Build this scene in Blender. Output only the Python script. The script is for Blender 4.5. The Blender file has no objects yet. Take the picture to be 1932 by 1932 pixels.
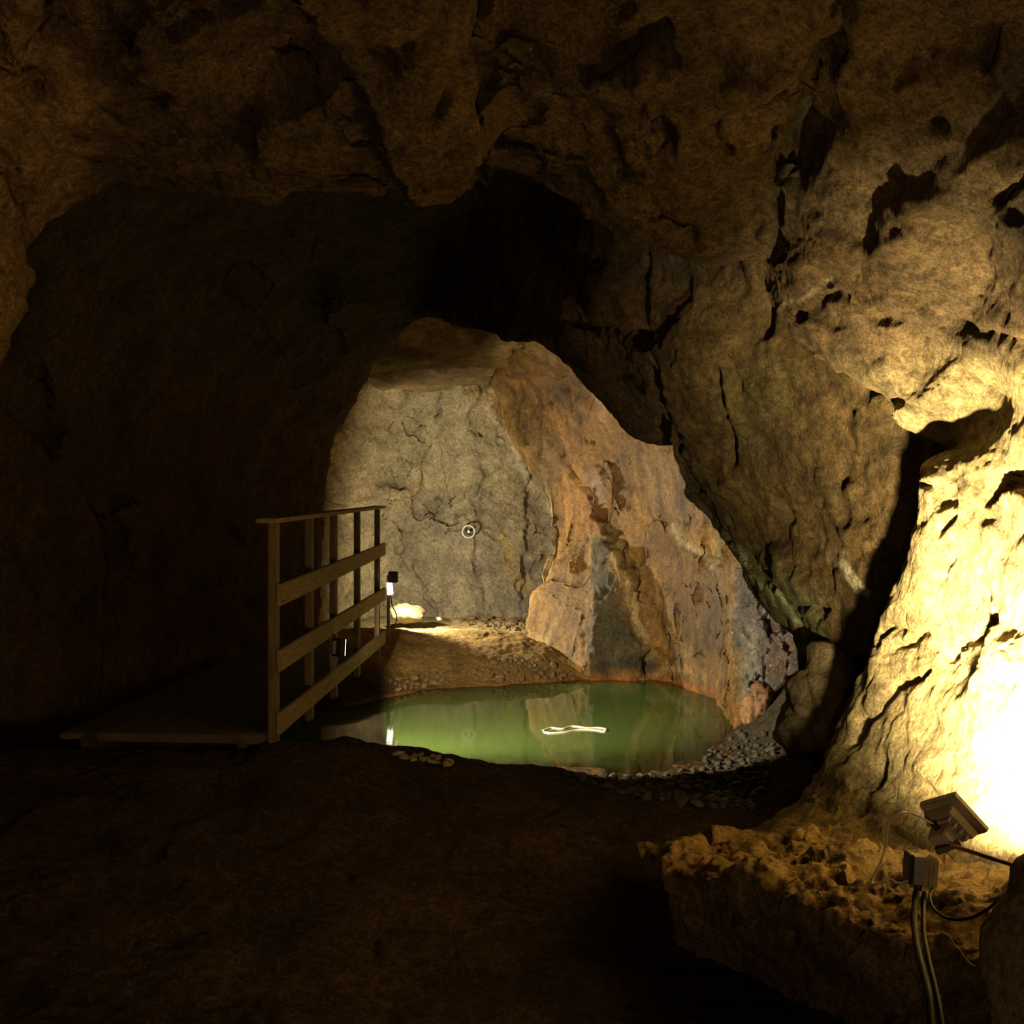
import bpy, bmesh, math, random
import numpy as np
from mathutils import Vector, Matrix

random.seed(7)
RS = np.random.RandomState(11)
scn = bpy.context.scene
COL = scn.collection
F, CX, HY, EYE = 2072.0, 966.0, 930.0, 1.6     # focal length, centre column, horizon row, eye height


def pt(px, py, d):
    return np.array([(px - CX) / F * d, d, EYE - (py - HY) / F * d])


def proj(P):
    y = np.maximum(P[..., 1], 0.05)
    return CX + P[..., 0] / y * F, HY - (P[..., 2] - EYE) / y * F


# ------------------------------------------------------------------ noise
PERM = np.concatenate([RS.permutation(256)] * 3)
GRAD = RS.normal(size=(256, 3))
GRAD /= np.linalg.norm(GRAD, axis=1, keepdims=True)
JIT = RS.rand(256, 3)
RND = RS.rand(256)


def hsh(i, j, k):
    return PERM[PERM[PERM[i & 255] + (j & 255)] + (k & 255)]


def gnoise(P):
    i = np.floor(P).astype(np.int64)
    f = P - i
    u = f * f * f * (f * (f * 6 - 15) + 10)
    r = 0
    for dx in (0, 1):
        wx = u[:, 0] if dx else 1 - u[:, 0]
        for dy in (0, 1):
            wy = u[:, 1] if dy else 1 - u[:, 1]
            for dz in (0, 1):
                wz = u[:, 2] if dz else 1 - u[:, 2]
                g = GRAD[hsh(i[:, 0] + dx, i[:, 1] + dy, i[:, 2] + dz)]
                d = g[:, 0] * (f[:, 0] - dx) + g[:, 1] * (f[:, 1] - dy) + g[:, 2] * (f[:, 2] - dz)
                r = r + wx * wy * wz * d
    return r * 1.6


def fbm(P, octs=4, gain=0.5):
    r, a = 0, 1.0
    for o in range(octs):
        r = r + a * gnoise(P * (2.0 ** o) + 17.3 * o)
        a *= gain
    return r


def ridged(P, octs=4, gain=0.55):
    r, a = 0, 1.0
    for o in range(octs):
        r = r + a * (0.5 - np.abs(gnoise(P * (2.0 ** o) + 31.7 * o)))
        a *= gain
    return r


def facets(P, tilt=1.0):
    """broken-rock facets: every nearest cell has its own tilted plane"""
    i0 = np.floor(P).astype(np.int64)
    num = np.zeros(len(P))
    den = np.full(len(P), 1e-12)
    for dx in (-1, 0, 1):
        for dy in (-1, 0, 1):
            for dz in (-1, 0, 1):
                c = i0 + np.array([dx, dy, dz])
                h = hsh(c[:, 0], c[:, 1], c[:, 2])
                v = P - (c + JIT[h])
                w = np.exp(-22 * (v * v).sum(1))
                num += w * ((GRAD[h] * v).sum(1) * tilt + (RND[h] - .5) * .45)
                den += w
    val = num / den
    return val


# ------------------------------------------------------------------ sheets
def crom(C, counts):
    """Catmull-Rom along axis 0 with a number of steps for every segment"""
    n = len(C)
    out = []
    for s in range(n - 1):
        p1, p2 = C[s], C[s + 1]
        p0 = C[s - 1] if s > 0 else 2 * p1 - p2
        p3 = C[s + 2] if s + 2 < n else 2 * p2 - p1
        k = counts[s]
        for t in np.arange(k) / k:
            out.append(0.5 * (2 * p1 + (p2 - p0) * t + (2 * p0 - 5 * p1 + 4 * p2 - p3) * t * t + (3 * p1 - p0 - 3 * p2 + p3) * t ** 3))
    out.append(C[-1])
    return np.array(out)


def grid_normals(P, centre):
    du = np.gradient(P, axis=0)
    dv = np.gradient(P, axis=1)
    n = np.cross(du, dv)
    n /= np.linalg.norm(n, axis=2, keepdims=True) + 1e-9
    if ((np.array(centre) - P) * n).sum() < 0:
        n = -n
    return n


def seg_dist(x, y, poly, closed=False):
    best = np.full(x.shape, 1e9)
    side = np.zeros(x.shape)
    pts = list(poly) + ([poly[0]] if closed else [])
    for (ax, ay), (bx, by) in zip(pts[:-1], pts[1:]):
        vx, vy = bx - ax, by - ay
        L = vx * vx + vy * vy + 1e-9
        t = np.clip(((x - ax) * vx + (y - ay) * vy) / L, 0, 1)
        dx, dy = x - ax - t * vx, y - ay - t * vy
        d = np.hypot(dx, dy)
        m = d < best
        best = np.where(m, d, best)
        side = np.where(m, vx * dy - vy * dx, side)
    return best, np.sign(side)


def inside(x, y, poly):
    c = np.zeros(x.shape, bool)
    n = len(poly)
    for a in range(n):
        (x1, y1), (x2, y2) = poly[a], poly[(a + 1) % n]
        if y1 == y2:
            continue
        c ^= ((y1 > y) != (y2 > y)) & (x < (x2 - x1) * (y - y1) / (y2 - y1) + x1)
    return c


def smooth(x):
    x = np.clip(x, 0, 1)
    return x * x * (3 - 2 * x)


def carve(P, N, cuts, wt=1.0):
    """cracks and ledges worked into the rock; each is (kind, line, width, depth) with the line as traced on the rock face"""
    if not cuts:
        return P
    flat = P.reshape(-1, 3)
    x, y = proj(flat)
    w = fbm(flat * 5.0, 3) * 9
    x, y = x + w, y + np.roll(w, 97)
    off = np.zeros(len(flat))
    for kind, line, width, depth in cuts:
        xs = [p[0] for p in line]
        ys = [p[1] for p in line]
        R = width * (3 if kind == 'crack' else 6) + 30
        m = (x > min(xs) - R) & (x < max(xs) + R) & (y > min(ys) - R) & (y < max(ys) + R)
        if not m.any():
            continue
        if kind == 'pit':
            ins = inside(x[m], y[m], line)
            d, s = seg_dist(x[m], y[m], line, True)
            sd = np.where(ins, d, -d)
            off[m] -= depth * smooth(sd / width + .5)
            continue
        d, s = seg_dist(x[m], y[m], line)
        if kind == 'crack':
            off[m] -= depth * np.exp(-(d / width) ** 2)
        else:                                   # ledge: the side to the right of the line is sunk, fading with distance
            ends = np.exp(-(np.maximum(d, 0) / (width * 4)) ** 2)
            off[m] -= depth * np.where(s > 0, smooth(d / (width * .35)), 0) * ends
    return P + N * (off.reshape(P.shape[:2]) * wt)[..., None]


def displace(P, N, layers, wt=1.0):
    flat = P.reshape(-1, 3)
    off = np.zeros(len(flat))
    for kind, freq, amp in layers:
        q = flat * np.array(freq)
        if kind == 'fbm':
            off += amp * fbm(q, 5)
        elif kind == 'ridge':
            off += amp * (ridged(q, 5) - .35)
        elif kind == 'facet':
            off += amp * facets(q + .25 * fbm(q * 1.7, 2)[:, None])
        elif kind == 'strata':                  # foliation: thin beds dipping to the lower right
            a = np.array([.62, .25, .74])
            b = np.array([.78, -.1, -.62])
            c = np.cross(a, b)
            qq = np.stack([flat @ a * freq[0], flat @ b * freq[1], flat @ c * freq[2]], 1)
            off += amp * fbm(qq, 4)
    return P + N * (off.reshape(P.shape[:2]) * wt)[..., None]


def paint(P, base, patches, wob=10):
    """rock colour: veins, stains, beds of another stone, and some painted light and shade"""
    flat = P.reshape(-1, 3)
    colr = np.tile(np.array(base, float), (len(flat), 1))
    x, y = proj(flat)
    w1 = fbm(flat * 3.1, 4) * wob
    w2 = fbm(flat * 3.1 + 50, 4) * wob
    x, y = x + w1, y + w2
    for kind, line, soft, c, k in patches:
        if kind == 'vein':
            d, s = seg_dist(x, y, line)
            f = np.exp(-(d / soft) ** 2)
        else:
            d, s = seg_dist(x, y, line, True)
            f = smooth(np.where(inside(x, y, line), d, -d) / soft + .5)
        f = (f * k)[:, None]
        colr = colr * (1 - f) + np.array(c) * f
    return colr


def grid_mesh(name, P, mat, colr=None, c0=0, c1=None, shade=True):
    P = P[:, c0:c1]
    nu, nv = P.shape[:2]
    idx = np.arange(nu * nv).reshape(nu, nv)
    f = np.stack([idx[:-1, :-1], idx[:-1, 1:], idx[1:, 1:], idx[1:, :-1]], -1).reshape(-1, 4)
    me = bpy.data.meshes.new(name)
    me.vertices.add(nu * nv)
    me.vertices.foreach_set('co', P.reshape(-1).astype(np.float32))
    me.loops.add(f.size)
    me.loops.foreach_set('vertex_index', f.reshape(-1).astype(np.int32))
    me.polygons.add(len(f))
    me.polygons.foreach_set('loop_start', np.arange(0, f.size, 4, dtype=np.int32))
    me.polygons.foreach_set('use_smooth', np.full(len(f), shade))
    me.update(calc_edges=True)
    if colr is not None:
        a = me.color_attributes.new('tint', 'FLOAT_COLOR', 'POINT')
        c = colr.reshape(P.shape[0], -1, colr.shape[1])[:, c0:c1].reshape(-1, colr.shape[1]) if colr.shape[0] != nu * nv else colr
        a.data.foreach_set('color', (c if c.shape[1] == 4 else np.concatenate([c, np.ones((len(c), 1))], 1)).reshape(-1).astype(np.float32))
    me.materials.append(mat)
    o = bpy.data.objects.new(name, me)
    COL.objects.link(o)
    return o


def structure(o):
    o['kind'] = 'structure'
    return o


def tag(o, label, cat, group=None, kind=None):
    o['label'] = label
    o['category'] = cat
    if group:
        o['group'] = group
    if kind:
        o['kind'] = kind
    return o


# ------------------------------------------------------------------ materials
def new_mat(name):
    m = bpy.data.materials.new(name)
    m.use_nodes = True
    nt = m.node_tree
    return m, nt, nt.nodes['Principled BSDF']


def rock_mat(name, base=None, rough=(.6, .95), bump=.6, scale=1.0, contrast=1.0, spec=.3, warm=(.55, .33, .12), wet=0):
    m, nt, b = new_mat(name)
    N, L = nt.nodes.new, nt.links.new
    tc = N('ShaderNodeTexCoord')

    def noise(sc, det=8, ro=.6, dist=0):
        n = N('ShaderNodeTexNoise')
        n.inputs['Scale'].default_value = sc * scale
        n.inputs['Detail'].default_value = det
        n.inputs['Roughness'].default_value = ro
        n.inputs['Distortion'].default_value = dist
        L(tc.outputs['Object'], n.inputs['Vector'])
        return n

    def ramp(src, a, b_, ca, cb):
        r = N('ShaderNodeValToRGB')
        r.color_ramp.elements[0].position, r.color_ramp.elements[1].position = a, b_
        r.color_ramp.elements[0].color, r.color_ramp.elements[1].color = (*ca, 1), (*cb, 1)
        L(src, r.inputs['Fac'])
        return r

    def mix(fac, a, b_, mode='MIX'):
        x = N('ShaderNodeMix')
        x.data_type = 'RGBA'
        x.blend_type = mode
        if isinstance(fac, float):
            x.inputs['Factor'].default_value = fac
        else:
            L(fac, x.inputs['Factor'])
        for s, v in (('A', a), ('B', b_)):
            if isinstance(v, tuple):
                x.inputs[6 if s == 'A' else 7].default_value = (*v, 1)
            else:
                L(v, x.inputs[6 if s == 'A' else 7])
        return x.outputs[2]

    if base is None:
        at = N('ShaderNodeVertexColor')
        at.layer_name = 'tint'
        col = at.outputs['Color']
    else:
        rgb = N('ShaderNodeRGB')
        rgb.outputs[0].default_value = (*base, 1)
        col = rgb.outputs[0]
    lo = 1 - .6 * contrast
    n1 = noise(3.2, 10, .65, .4)
    col = mix(1.0, col, ramp(n1.outputs['Fac'], .32, .7, (lo, lo, lo), (1.25, 1.2, 1.15)).outputs['Color'], 'MULTIPLY')
    n2 = noise(1.7, 6, .6, .8)
    f2 = ramp(n2.outputs['Fac'], .5, .72, (0, 0, 0), (.45, .45, .45))
    col = mix(f2.outputs['Color'], col, mix(.5, col, warm))
    n3 = noise(26, 6, .75)
    col = mix(1.0, col, ramp(n3.outputs['Fac'], .33, .6, (1 - .55 * contrast,) * 3, (1.12, 1.12, 1.12)).outputs['Color'], 'MULTIPLY')
    n5 = noise(85, 3, .7)
    col = mix(1.0, col, ramp(n5.outputs['Fac'], .36, .62, (1 - .4 * contrast,) * 3, (1.15, 1.15, 1.15)).outputs['Color'], 'MULTIPLY')
    L(col, b.inputs['Base Color'])
    r = ramp(n1.outputs['Fac'], .3, .7, (rough[0],) * 3, (rough[1],) * 3)
    if wet and base is None:
        L(mix(at.outputs['Alpha'], r.outputs['Color'], (.16, .16, .16)), b.inputs['Roughness'])
    else:
        L(r.outputs['Color'], b.inputs['Roughness'])
    b.inputs['Specular IOR Level'].default_value = spec
    if wet:
        L(at.outputs['Alpha'], b.inputs['Coat Weight']) if base is None else None
        b.inputs['Coat Weight'].default_value = wet
        b.inputs['Coat Roughness'].default_value = .27
        b.inputs['Coat IOR'].default_value = 1.8
    n4 = noise(11, 12, .72, .3)
    v = N('ShaderNodeTexVoronoi')
    v.inputs['Scale'].default_value = 38 * scale
    L(tc.outputs['Object'], v.inputs['Vector'])
    ad = N('ShaderNodeMath')
    ad.operation = 'MULTIPLY_ADD'
    L(v.outputs['Distance'], ad.inputs[0])
    ad.inputs[1].default_value = .12
    L(n4.outputs['Fac'], ad.inputs[2])
    bp = N('ShaderNodeBump')
    bp.inputs['Strength'].default_value = bump
    bp.inputs['Distance'].default_value = .06
    L(ad.outputs[0], bp.inputs['Height'])
    L(bp.outputs['Normal'], b.inputs['Normal'])
    if wet:
        L(bp.outputs['Normal'], b.inputs['Coat Normal'])
    return m


def plain(name, c, rough=.6, metal=0, emit=None, estr=0, grain=None):
    m, nt, b = new_mat(name)
    N, L = nt.nodes.new, nt.links.new
    b.inputs['Base Color'].default_value = (*c, 1)
    b.inputs['Roughness'].default_value = rough
    b.inputs['Metallic'].default_value = metal
    tc = N('ShaderNodeTexCoord')
    n = N('ShaderNodeTexNoise')
    n.inputs['Scale'].default_value = grain[0] if grain else 40
    n.inputs['Detail'].default_value = 6
    if grain:
        mp = N('ShaderNodeMapping')
        mp.inputs['Scale'].default_value = grain[1]
        L(tc.outputs['Object'], mp.inputs['Vector'])
        L(mp.outputs['Vector'], n.inputs['Vector'])
    else:
        L(tc.outputs['Object'], n.inputs['Vector'])
    r = N('ShaderNodeValToRGB')
    k = .5 if grain else .75
    r.color_ramp.elements[0].color = (*[x * k for x in c], 1)
    r.color_ramp.elements[1].color = (*[min(1, x * 1.15) for x in c], 1)
    r.color_ramp.elements[0].position, r.color_ramp.elements[1].position = .3, .7
    L(n.outputs['Fac'], r.inputs['Fac'])
    L(r.outputs['Color'], b.inputs['Base Color'])
    if emit:
        b.inputs['Emission Color'].default_value = (*emit, 1)
        b.inputs['Emission Strength'].default_value = estr
    return m


M_FRONT = rock_mat('tan_rock', rough=(.7, .95), bump=.8, contrast=1.1, spec=.15, warm=(.34, .21, .08))
M_MID = rock_mat('brown_rock', rough=(.7, .95), bump=.6, contrast=1.0, spec=.12, warm=(.15, .085, .03))
M_END = rock_mat('grey_rock', rough=(.6, .9), bump=.6, contrast=.9, spec=.2, warm=(.40, .30, .14))
M_WET = rock_mat('wet_ochre_rock', rough=(.38, .75), bump=.6, contrast=1.0, spec=.3, warm=(.36, .17, .045), wet=.3)
M_FLOOR = rock_mat('earth', rough=(.75, 1), bump=.9, contrast=.9, spec=.08, warm=(.17, .10, .04))
M_STONE = rock_mat('dark_stone', base=(.11, .10, .08), rough=(.35, .7), bump=.4, scale=2, spec=.4, warm=(.16, .13, .09))
M_BROWNSTONE = rock_mat('brown_stone', base=(.27, .19, .1), rough=(.6, .9), bump=.4, scale=2)
M_PALESTONE = rock_mat('pale_stone', base=(.62, .57, .44), rough=(.5, .9), bump=.4, scale=2, contrast=.5)
M_YELLOWSTONE = rock_mat('yellow_stone', base=(.18, .155, .08), rough=(.6, .9), bump=.4, scale=2, contrast=.5)
M_WOOD = plain('weathered_wood', (.40, .29, .15), .75, grain=(7, (18, 1.2, 18)))
M_WOODV = plain('weathered_post_wood', (.21, .155, .085), .8, grain=(7, (18, 18, 1.2)))
M_PLANK = plain('deck_wood', (.10, .075, .05), .85, grain=(7, (18, 1.2, 18)))
M_METAL = plain('grey_paint', (.55, .47, .33), .55, .0)
M_METALD = plain('dark_metal', (.06, .05, .04), .5, .4)
M_PLASTIC = plain('grey_plastic', (.42, .40, .34), .45)
M_PLASTICD = plain('dark_plastic', (.05, .05, .045), .45)
M_RUBBER = plain('black_rubber', (.010, .010, .009), .7)
M_RUBBER.node_tree.nodes['Principled BSDF'].inputs['Specular IOR Level'].default_value = .1
M_WHITE = plain('white_flex', (.86, .82, .72), .4)
M_RUST = plain('rusty_steel', (.22, .10, .05), .7, .2)
M_STEEL = plain('pale_steel', (.40, .43, .37), .5, .2)
M_GLASS_ON = plain('lit_lamp_glass', (.9, .85, .7), .3, emit=(1.0, .88, .62), estr=30)
M_GLASS_FAR = plain('lit_far_lamp_glass', (.9, .9, .8), .3, emit=(1.0, .93, .72), estr=5)

# ------------------------------------------------------------------ front chamber: walls and roof up to the brow of the arch
E = [np.array(v, float) for v in [(-2.75, 4.2, -.5), (-2.65, 4.3, .8), (-2.40, 4.4, 1.7)]]
E += [pt(*v) for v in [(12, 600, 4.5), (66, 440, 4.6), (190, 340, 4.7), (380, 362, 4.8), (560, 376, 4.8), (760, 384, 4.85),
                       (930, 356, 4.9), (1060, 388, 4.9), (1180, 445, 4.8), (1290, 468, 4.7), (1450, 478, 4.6), (1490, 580, 4.55),
                       (1570, 675, 4.5), (1680, 752, 4.45), (1695, 788, 4.4), (1785, 838, 4.4), (1742, 885, 4.25), (1735, 985, 4.25),
                       (1666, 1185, 4.65), (1638, 1245, 4.75), (1560, 1430, 4.8), (1485, 1530, 4.7), (1330, 1620, 4.4)]]
F1 = [np.array(v, float) for v in [(-2.7, 2.8, -.5), (-2.55, 2.9, .8), (-2.4, 3.0, 1.7), (-2.25, 3.0, 2.25), (-2.0, 3.0, 2.62)]]
F1 += [pt(*v) for v in [(-150, -60, 3.0), (120, -80, 2.95), (400, -90, 2.95), (660, -90, 2.95), (900, -90, 2.95), (1080, -90, 2.95),
                        (1250, -90, 2.95), (1420, -90, 2.95), (1620, -80, 2.95), (1790, -40, 3.0), (1960, 130, 3.1),
                        (1985, 330, 3.25), (1990, 520, 3.35), (1990, 680, 3.4), (1990, 830, 3.45), (1990, 980, 3.45),
                        (1990, 1180, 3.4), (1990, 1300, 3.35), (1990, 1480, 3.25), (1990, 1640, 3.15), (1990, 1830, 3.0)]]
E, F1 = np.array(E), np.array(F1)
F0 = F1.copy()
F0[:, 1] = 1.0
F0[:, 0] = F1[:, 0] * 1.12
F0[:, 2] = 1.6 + (F1[:, 2] - 1.6) * 1.08
Fm = F0.copy()
Fm[:, 1] = -2.6
cen = np.array([-.3, 0, 1.5])


def outward(R, k, dy):
    d = R - cen
    d[:, 1] = 0
    d /= np.linalg.norm(d, axis=1, keepdims=True)
    o = R + d * np.asarray(k).reshape(-1, 1)
    o[:, 1] += dy
    return o


EM = (E + F1) * .5
EM = outward(EM, .04, 0)
C1 = outward(E, .16, .22)
C2 = outward(E, .75, .62)
C3 = outward(E, 1.7, .8)
rows = np.array([Fm, F0, F1, EM, E, C1, C2, C3])
P = crom(rows, [4, 10, 130, 150, 26, 10, 4])
ncol = [5, 8, 16, 26, 26, 34, 44, 44, 48, 44, 38, 34, 32, 42, 32, 30, 32, 14, 24, 20, 28, 44, 22, 44, 32, 40][:len(E) - 1]
P = np.swapaxes(crom(np.swapaxes(P, 0, 1), ncol), 0, 1)
ri = np.arange(len(P))[:, None]
ci = np.arange(P.shape[1])[None, :]
cs = np.cumsum([0] + ncol)
brow = 1 - .6 * np.exp(-((ri - 294) / 30.0) ** 2)            # calmer along the brow of the arch
rightw = 1 - .62 * smooth((ci - cs[14]) / float(cs[18] - cs[14]))
N = grid_normals(P, (-.2, 2.5, 1.5))
P = displace(P, N, [('facet', (1.3, 1.3, 1.3), .15), ('facet', (3.0, 3.0, 3.0), .05), ('fbm', (1.1, 1.1, 1.1), .04)], brow * rightw)
fg_cuts = [
    ('ledge', [(640, 110), (690, 170), (745, 330), (775, 372)], 40, .10),
    ('crack', [(918, -20), (915, 60), (918, 180), (922, 290), (905, 345)], 9, .12),
    ('ledge', [(925, 300), (918, 180), (912, 20)], 40, .08),
    ('crack', [(1090, 150), (1190, 90), (1250, 58)], 14, .07),
    ('pit', [(1225, 240), (1250, 226), (1275, 250), (1270, 300), (1238, 300)], 26, .10),
    ('crack', [(1595, 30), (1565, 110), (1525, 190), (1510, 270), (1490, 330)], 18, .16),
    ('pit', [(1500, 170), (1560, 160), (1570, 240), (1530, 320), (1495, 300)], 40, .12),
    ('crack', [(1475, 250), (1460, 330), (1465, 400), (1472, 480)], 9, .14),
    ('crack', [(1865, 70), (1870, 150), (1895, 210)], 12, .10),
    ('crack', [(800, 250), (840, 190), (860, 170)], 10, .05),
    ('crack', [(0, 290), (30, 350), (60, 400)], 9, .07),
    ('crack', [(120, 0), (110, 70), (90, 110)], 16, .09),
    ('ledge', [(330, 80), (200, 130), (100, 180)], 40, .06),
    ('crack', [(1930, 330), (1895, 380)], 8, .08),
    ('crack', [(1130, 245), (1170, 330), (1230, 400), (1300, 450)], 14, .06),
    ('crack', [(1810, 705), (1850, 735), (1890, 760)], 7, .07),
    ('crack', [(1690, 755), (1740, 780)], 6, .05),
    ('pit', [(1740, 912), (1770, 905), (1800, 920), (1795, 950), (1765, 955)], 12, .05),
    ('pit', [(1850, 950), (1862, 910), (1870, 890), (1940, 890), (1960, 930), (1890, 925), (1870, 945)], 10, .14),
    ('crack', [(1655, 1215), (1670, 1185), (1700, 1190)], 7, .05),
    ('crack', [(1700, 1220), (1750, 1200)], 7, .05), ('crack', [(1795, 1235), (1840, 1205), (1875, 1165)], 9, .06),
    ('crack', [(1700, 1295), (1745, 1265)], 6, .05), ('crack', [(1775, 1100), (1800, 1060)], 5, .03),
    ('crack', [(1770, 1000), (1785, 970)], 6, .05), ('crack', [(1890, 1230), (1905, 1260)], 5, .03),
    ('crack', [(1600, 1400), (1660, 1330), (1700, 1290)], 10, .05), ('crack', [(1610, 1530), (1640, 1480), (1660, 1430)], 10, .05),
    ('crack', [(1560, 540), (1640, 590), (1740, 640)], 9, .03), ('crack', [(1500, 600), (1570, 560)], 7, .04),
    ('crack', [(1700, 560), (1800, 610), (1932, 650)], 12, .04),
]
N = grid_normals(P, (-.2, 2.5, 1.5))
P = carve(P, N, fg_cuts, .65 + .35 * rightw)
cum = np.cumsum([0] + ncol)
# finer relief; the right wall is foliated
P = displace(P, N, [('fbm', (7, 7, 7), .012), ('facet', (9, 9, 9), .010), ('strata', (16, 3.5, 5), .016)], .45 + .55 * rightw)
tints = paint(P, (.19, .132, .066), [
    ('area', [(1330, -150), (2300, -150), (2300, 480), (1750, 480), (1480, 420)], 200, (.36, .265, .14), .9),  # lighter tint stands in for bounced lamp light on the upper right roof
    ('area', [(1480, 740), (1932, 690), (2200, 640), (2200, 2000), (1300, 2000), (1500, 1300), (1600, 800)], 200, (.56, .45, .215), 1),  # paler where the floodlight falls; part of its glow is in the colour
    ('area', [(-500, -150), (150, -150), (210, 120), (170, 300), (60, 440), (10, 640), (-500, 1000)], 90, (.62, .41, .20), .95),  # light on the left edge painted in as a brighter tint
    ('vein', [(1480, 580), (1530, 545), (1560, 520)], 5, (.7, .6, .35), .6),
    ('vein', [(840, 100), (860, 170), (890, 240)], 30, (.4, .24, .1), .5),
], 20)
i1, i2 = cum[4], cum[13]
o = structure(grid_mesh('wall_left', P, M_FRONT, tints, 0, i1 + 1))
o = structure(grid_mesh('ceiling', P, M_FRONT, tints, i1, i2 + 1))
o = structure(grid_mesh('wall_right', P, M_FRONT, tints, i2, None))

# ------------------------------------------------------------------ middle passage behind the brow
A = np.array
G0 = A([(-2.95, 4.95, -.9), (-3.0, 4.95, 1.0), (-2.95, 5, 2.0), (-2.6, 5, 2.9), (-2.0, 5, 3.5), (-1.2, 5, 3.95), (-.4, 5, 4.05), (.4, 5, 3.95),
        (1.0, 5, 3.6), (1.5, 4.75, 3.0), (1.72, 4.65, 2.45), (1.80, 4.55, 1.9), (1.86, 4.5, 1.35), (1.95, 4.6, .85), (1.97, 4.7, .3), (1.95, 4.8, -.6)], float)
G1 = A([(-2.75, 6.5, -.9), (-2.8, 6.5, 1), (-2.75, 6.5, 2.0), (-2.35, 6.5, 2.85), (-1.8, 6.5, 3.35), (-1.1, 6.5, 3.7), (-.4, 6.6, 3.8), (.2, 6.5, 3.6),
        pt(1130, 450, 6.0), pt(1222, 590, 5.9), pt(1232, 720, 6.0), pt(1292, 870, 6.4), pt(1350, 965, 6.75), pt(1440, 1105, 6.25), pt(1535, 1245, 6.0), (1.75, 5.9, -.5)], float)
G2 = A([(-2.35, 8.5, -.9), (-2.4, 8.5, .9), (-2.35, 8.5, 1.95), (-2.05, 8.5, 2.65), (-1.6, 8.4, 3.1), (-1.05, 8.2, 3.4), (-.5, 7.8, 3.5), (-.15, 7.2, 3.3),
        pt(1055, 540, 6.6), pt(1130, 635, 6.35), pt(1208, 772, 6.45), pt(1289, 866, 6.7), pt(1354, 976, 6.85), pt(1432, 1117, 6.45), pt(1524, 1243, 6.25), (1.8, 6.2, -.5)], float)
MO = A([pt(*v) for v in [(590, 1420, 10.0), (602, 1080, 10.2), (612, 880, 10.4), (648, 790, 10.4), (688, 718, 10.2), (738, 640, 9.7), (800, 592, 8.9),
                         (870, 603, 7.9), (960, 638, 7.1), (1050, 668, 6.85), (1188, 826, 6.9), (1290, 864, 6.95), (1360, 985, 7.0), (1425, 1125, 6.7),
                         (1512, 1240, 6.5), (1530, 1500, 6.5)]])
dirs = [.2, .25, .3, .3, .2, .08, .05, .06, .12, .18, .2, .2, .2, .2, .2, .2]
D1 = outward(MO, dirs, A([.15, .2, .2, .2, .2, .3, .3, .25, .2, .2, .2, .2, .2, .2, .2, .2]))
D2 = outward(MO, A(dirs) * 4, A([.4, .4, .4, .4, .5, .8, .8, .6, .5, .5, .5, .5, .5, .5, .5, .5]))
P = crom(np.array([G0, G1, G2, MO, D1, D2]), [120, 70, 80, 20, 8])
ncol = [34, 30, 26, 26, 28, 28, 28, 30, 40, 44, 48, 48, 48, 44, 20]
P = np.swapaxes(crom(np.swapaxes(P, 0, 1), ncol), 0, 1)
ri = np.arange(len(P))[:, None]
edge = 1 - .75 * np.exp(-((ri - 270) / 45.0) ** 2)
N = grid_normals(P, (-.2, 7.5, 1.5))
P = displace(P, N, [('facet', (1.0, .7, 1.0), .10), ('facet', (2.6, 1.6, 2.6), .04), ('fbm', (1.0, 1.0, 1.0), .04)], edge)
mid_cuts = [
    ('crack', [(1222, 655), (1228, 720), (1245, 790), (1280, 850)], 11, .10),
    ('ledge', [(1225, 590), (1228, 720), (1248, 800), (1290, 870)], 30, .06),
    ('crack', [(1346, 700), (1352, 760), (1372, 810), (1380, 880)], 6, .12),
    ('pit', [(1095, 560), (1130, 500), (1180, 540), (1215, 620), (1140, 610)], 20, -.10),
    ('crack', [(1085, 600), (1140, 622), (1215, 645)], 9, .10),
    ('crack', [(1440, 500), (1432, 560), (1445, 620)], 10, .15),
    ('crack', [(1400, 1050), (1460, 1115), (1515, 1190)], 12, .05),
    ('crack', [(1500, 1150), (1530, 1140), (1560, 1155)], 6, .06),
    ('ledge', [(190, 1290), (195, 1000), (150, 900), (105, 860)], 60, .12),
    ('crack', [(250, 1100), (245, 800), (250, 560)], 22, .06),
    ('crack', [(380, 1100), (370, 820)], 22, .05),
    ('ledge', [(540, 700), (500, 620), (400, 540)], 50, .10),
]
N = grid_normals(P, (-.2, 7.5, 1.5))
P = carve(P, N, mid_cuts, edge)
P = displace(P, N, [('fbm', (6, 6, 6), .014), ('facet', (9, 9, 9), .012), ('strata', (10, 2, 4), .012)])
tints = paint(P, (.095, .072, .044), [
    ('area', [(1240, 560), (1480, 480), (1800, 700), (1800, 1200), (1500, 1260), (1370, 1010), (1300, 870)], 90, (.15, .103, .042), 1),
    ('area', [(1400, 1040), (1560, 1130), (1560, 1260), (1480, 1220)], 60, (.20, .20, .09), .9),
    ('area', [(1572, 1062), (1592, 1062), (1640, 1110), (1634, 1126), (1612, 1120), (1590, 1090)], 6, (.75, .68, .46), .95),
    ('vein', [(1390, 1050), (1450, 1110), (1520, 1205)], 6, (.50, .55, .32), .7),
    ('vein', [(1550, 1020), (1590, 1060)], 10, (.5, .38, .24), .5),
    ('area', [(1340, 750), (1420, 650), (1520, 700), (1500, 800), (1400, 860)], 80, (.13, .11, .045), .5),
    ('area', [(950, 500), (1240, 560), (1290, 860), (1100, 700)], 60, (.16, .10, .05), .8),
    ('area', [(0, 800), (600, 700), (600, 1400), (0, 1400)], 200, (.115, .07, .032), .9),
], 16)
c = np.cumsum([0] + ncol)
structure(grid_mesh('wall_left.001', P, M_MID, tints, 0, c[4] + 1))
structure(grid_mesh('ceiling.001', P, M_MID, tints, c[4], c[8] + 1))
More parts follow.
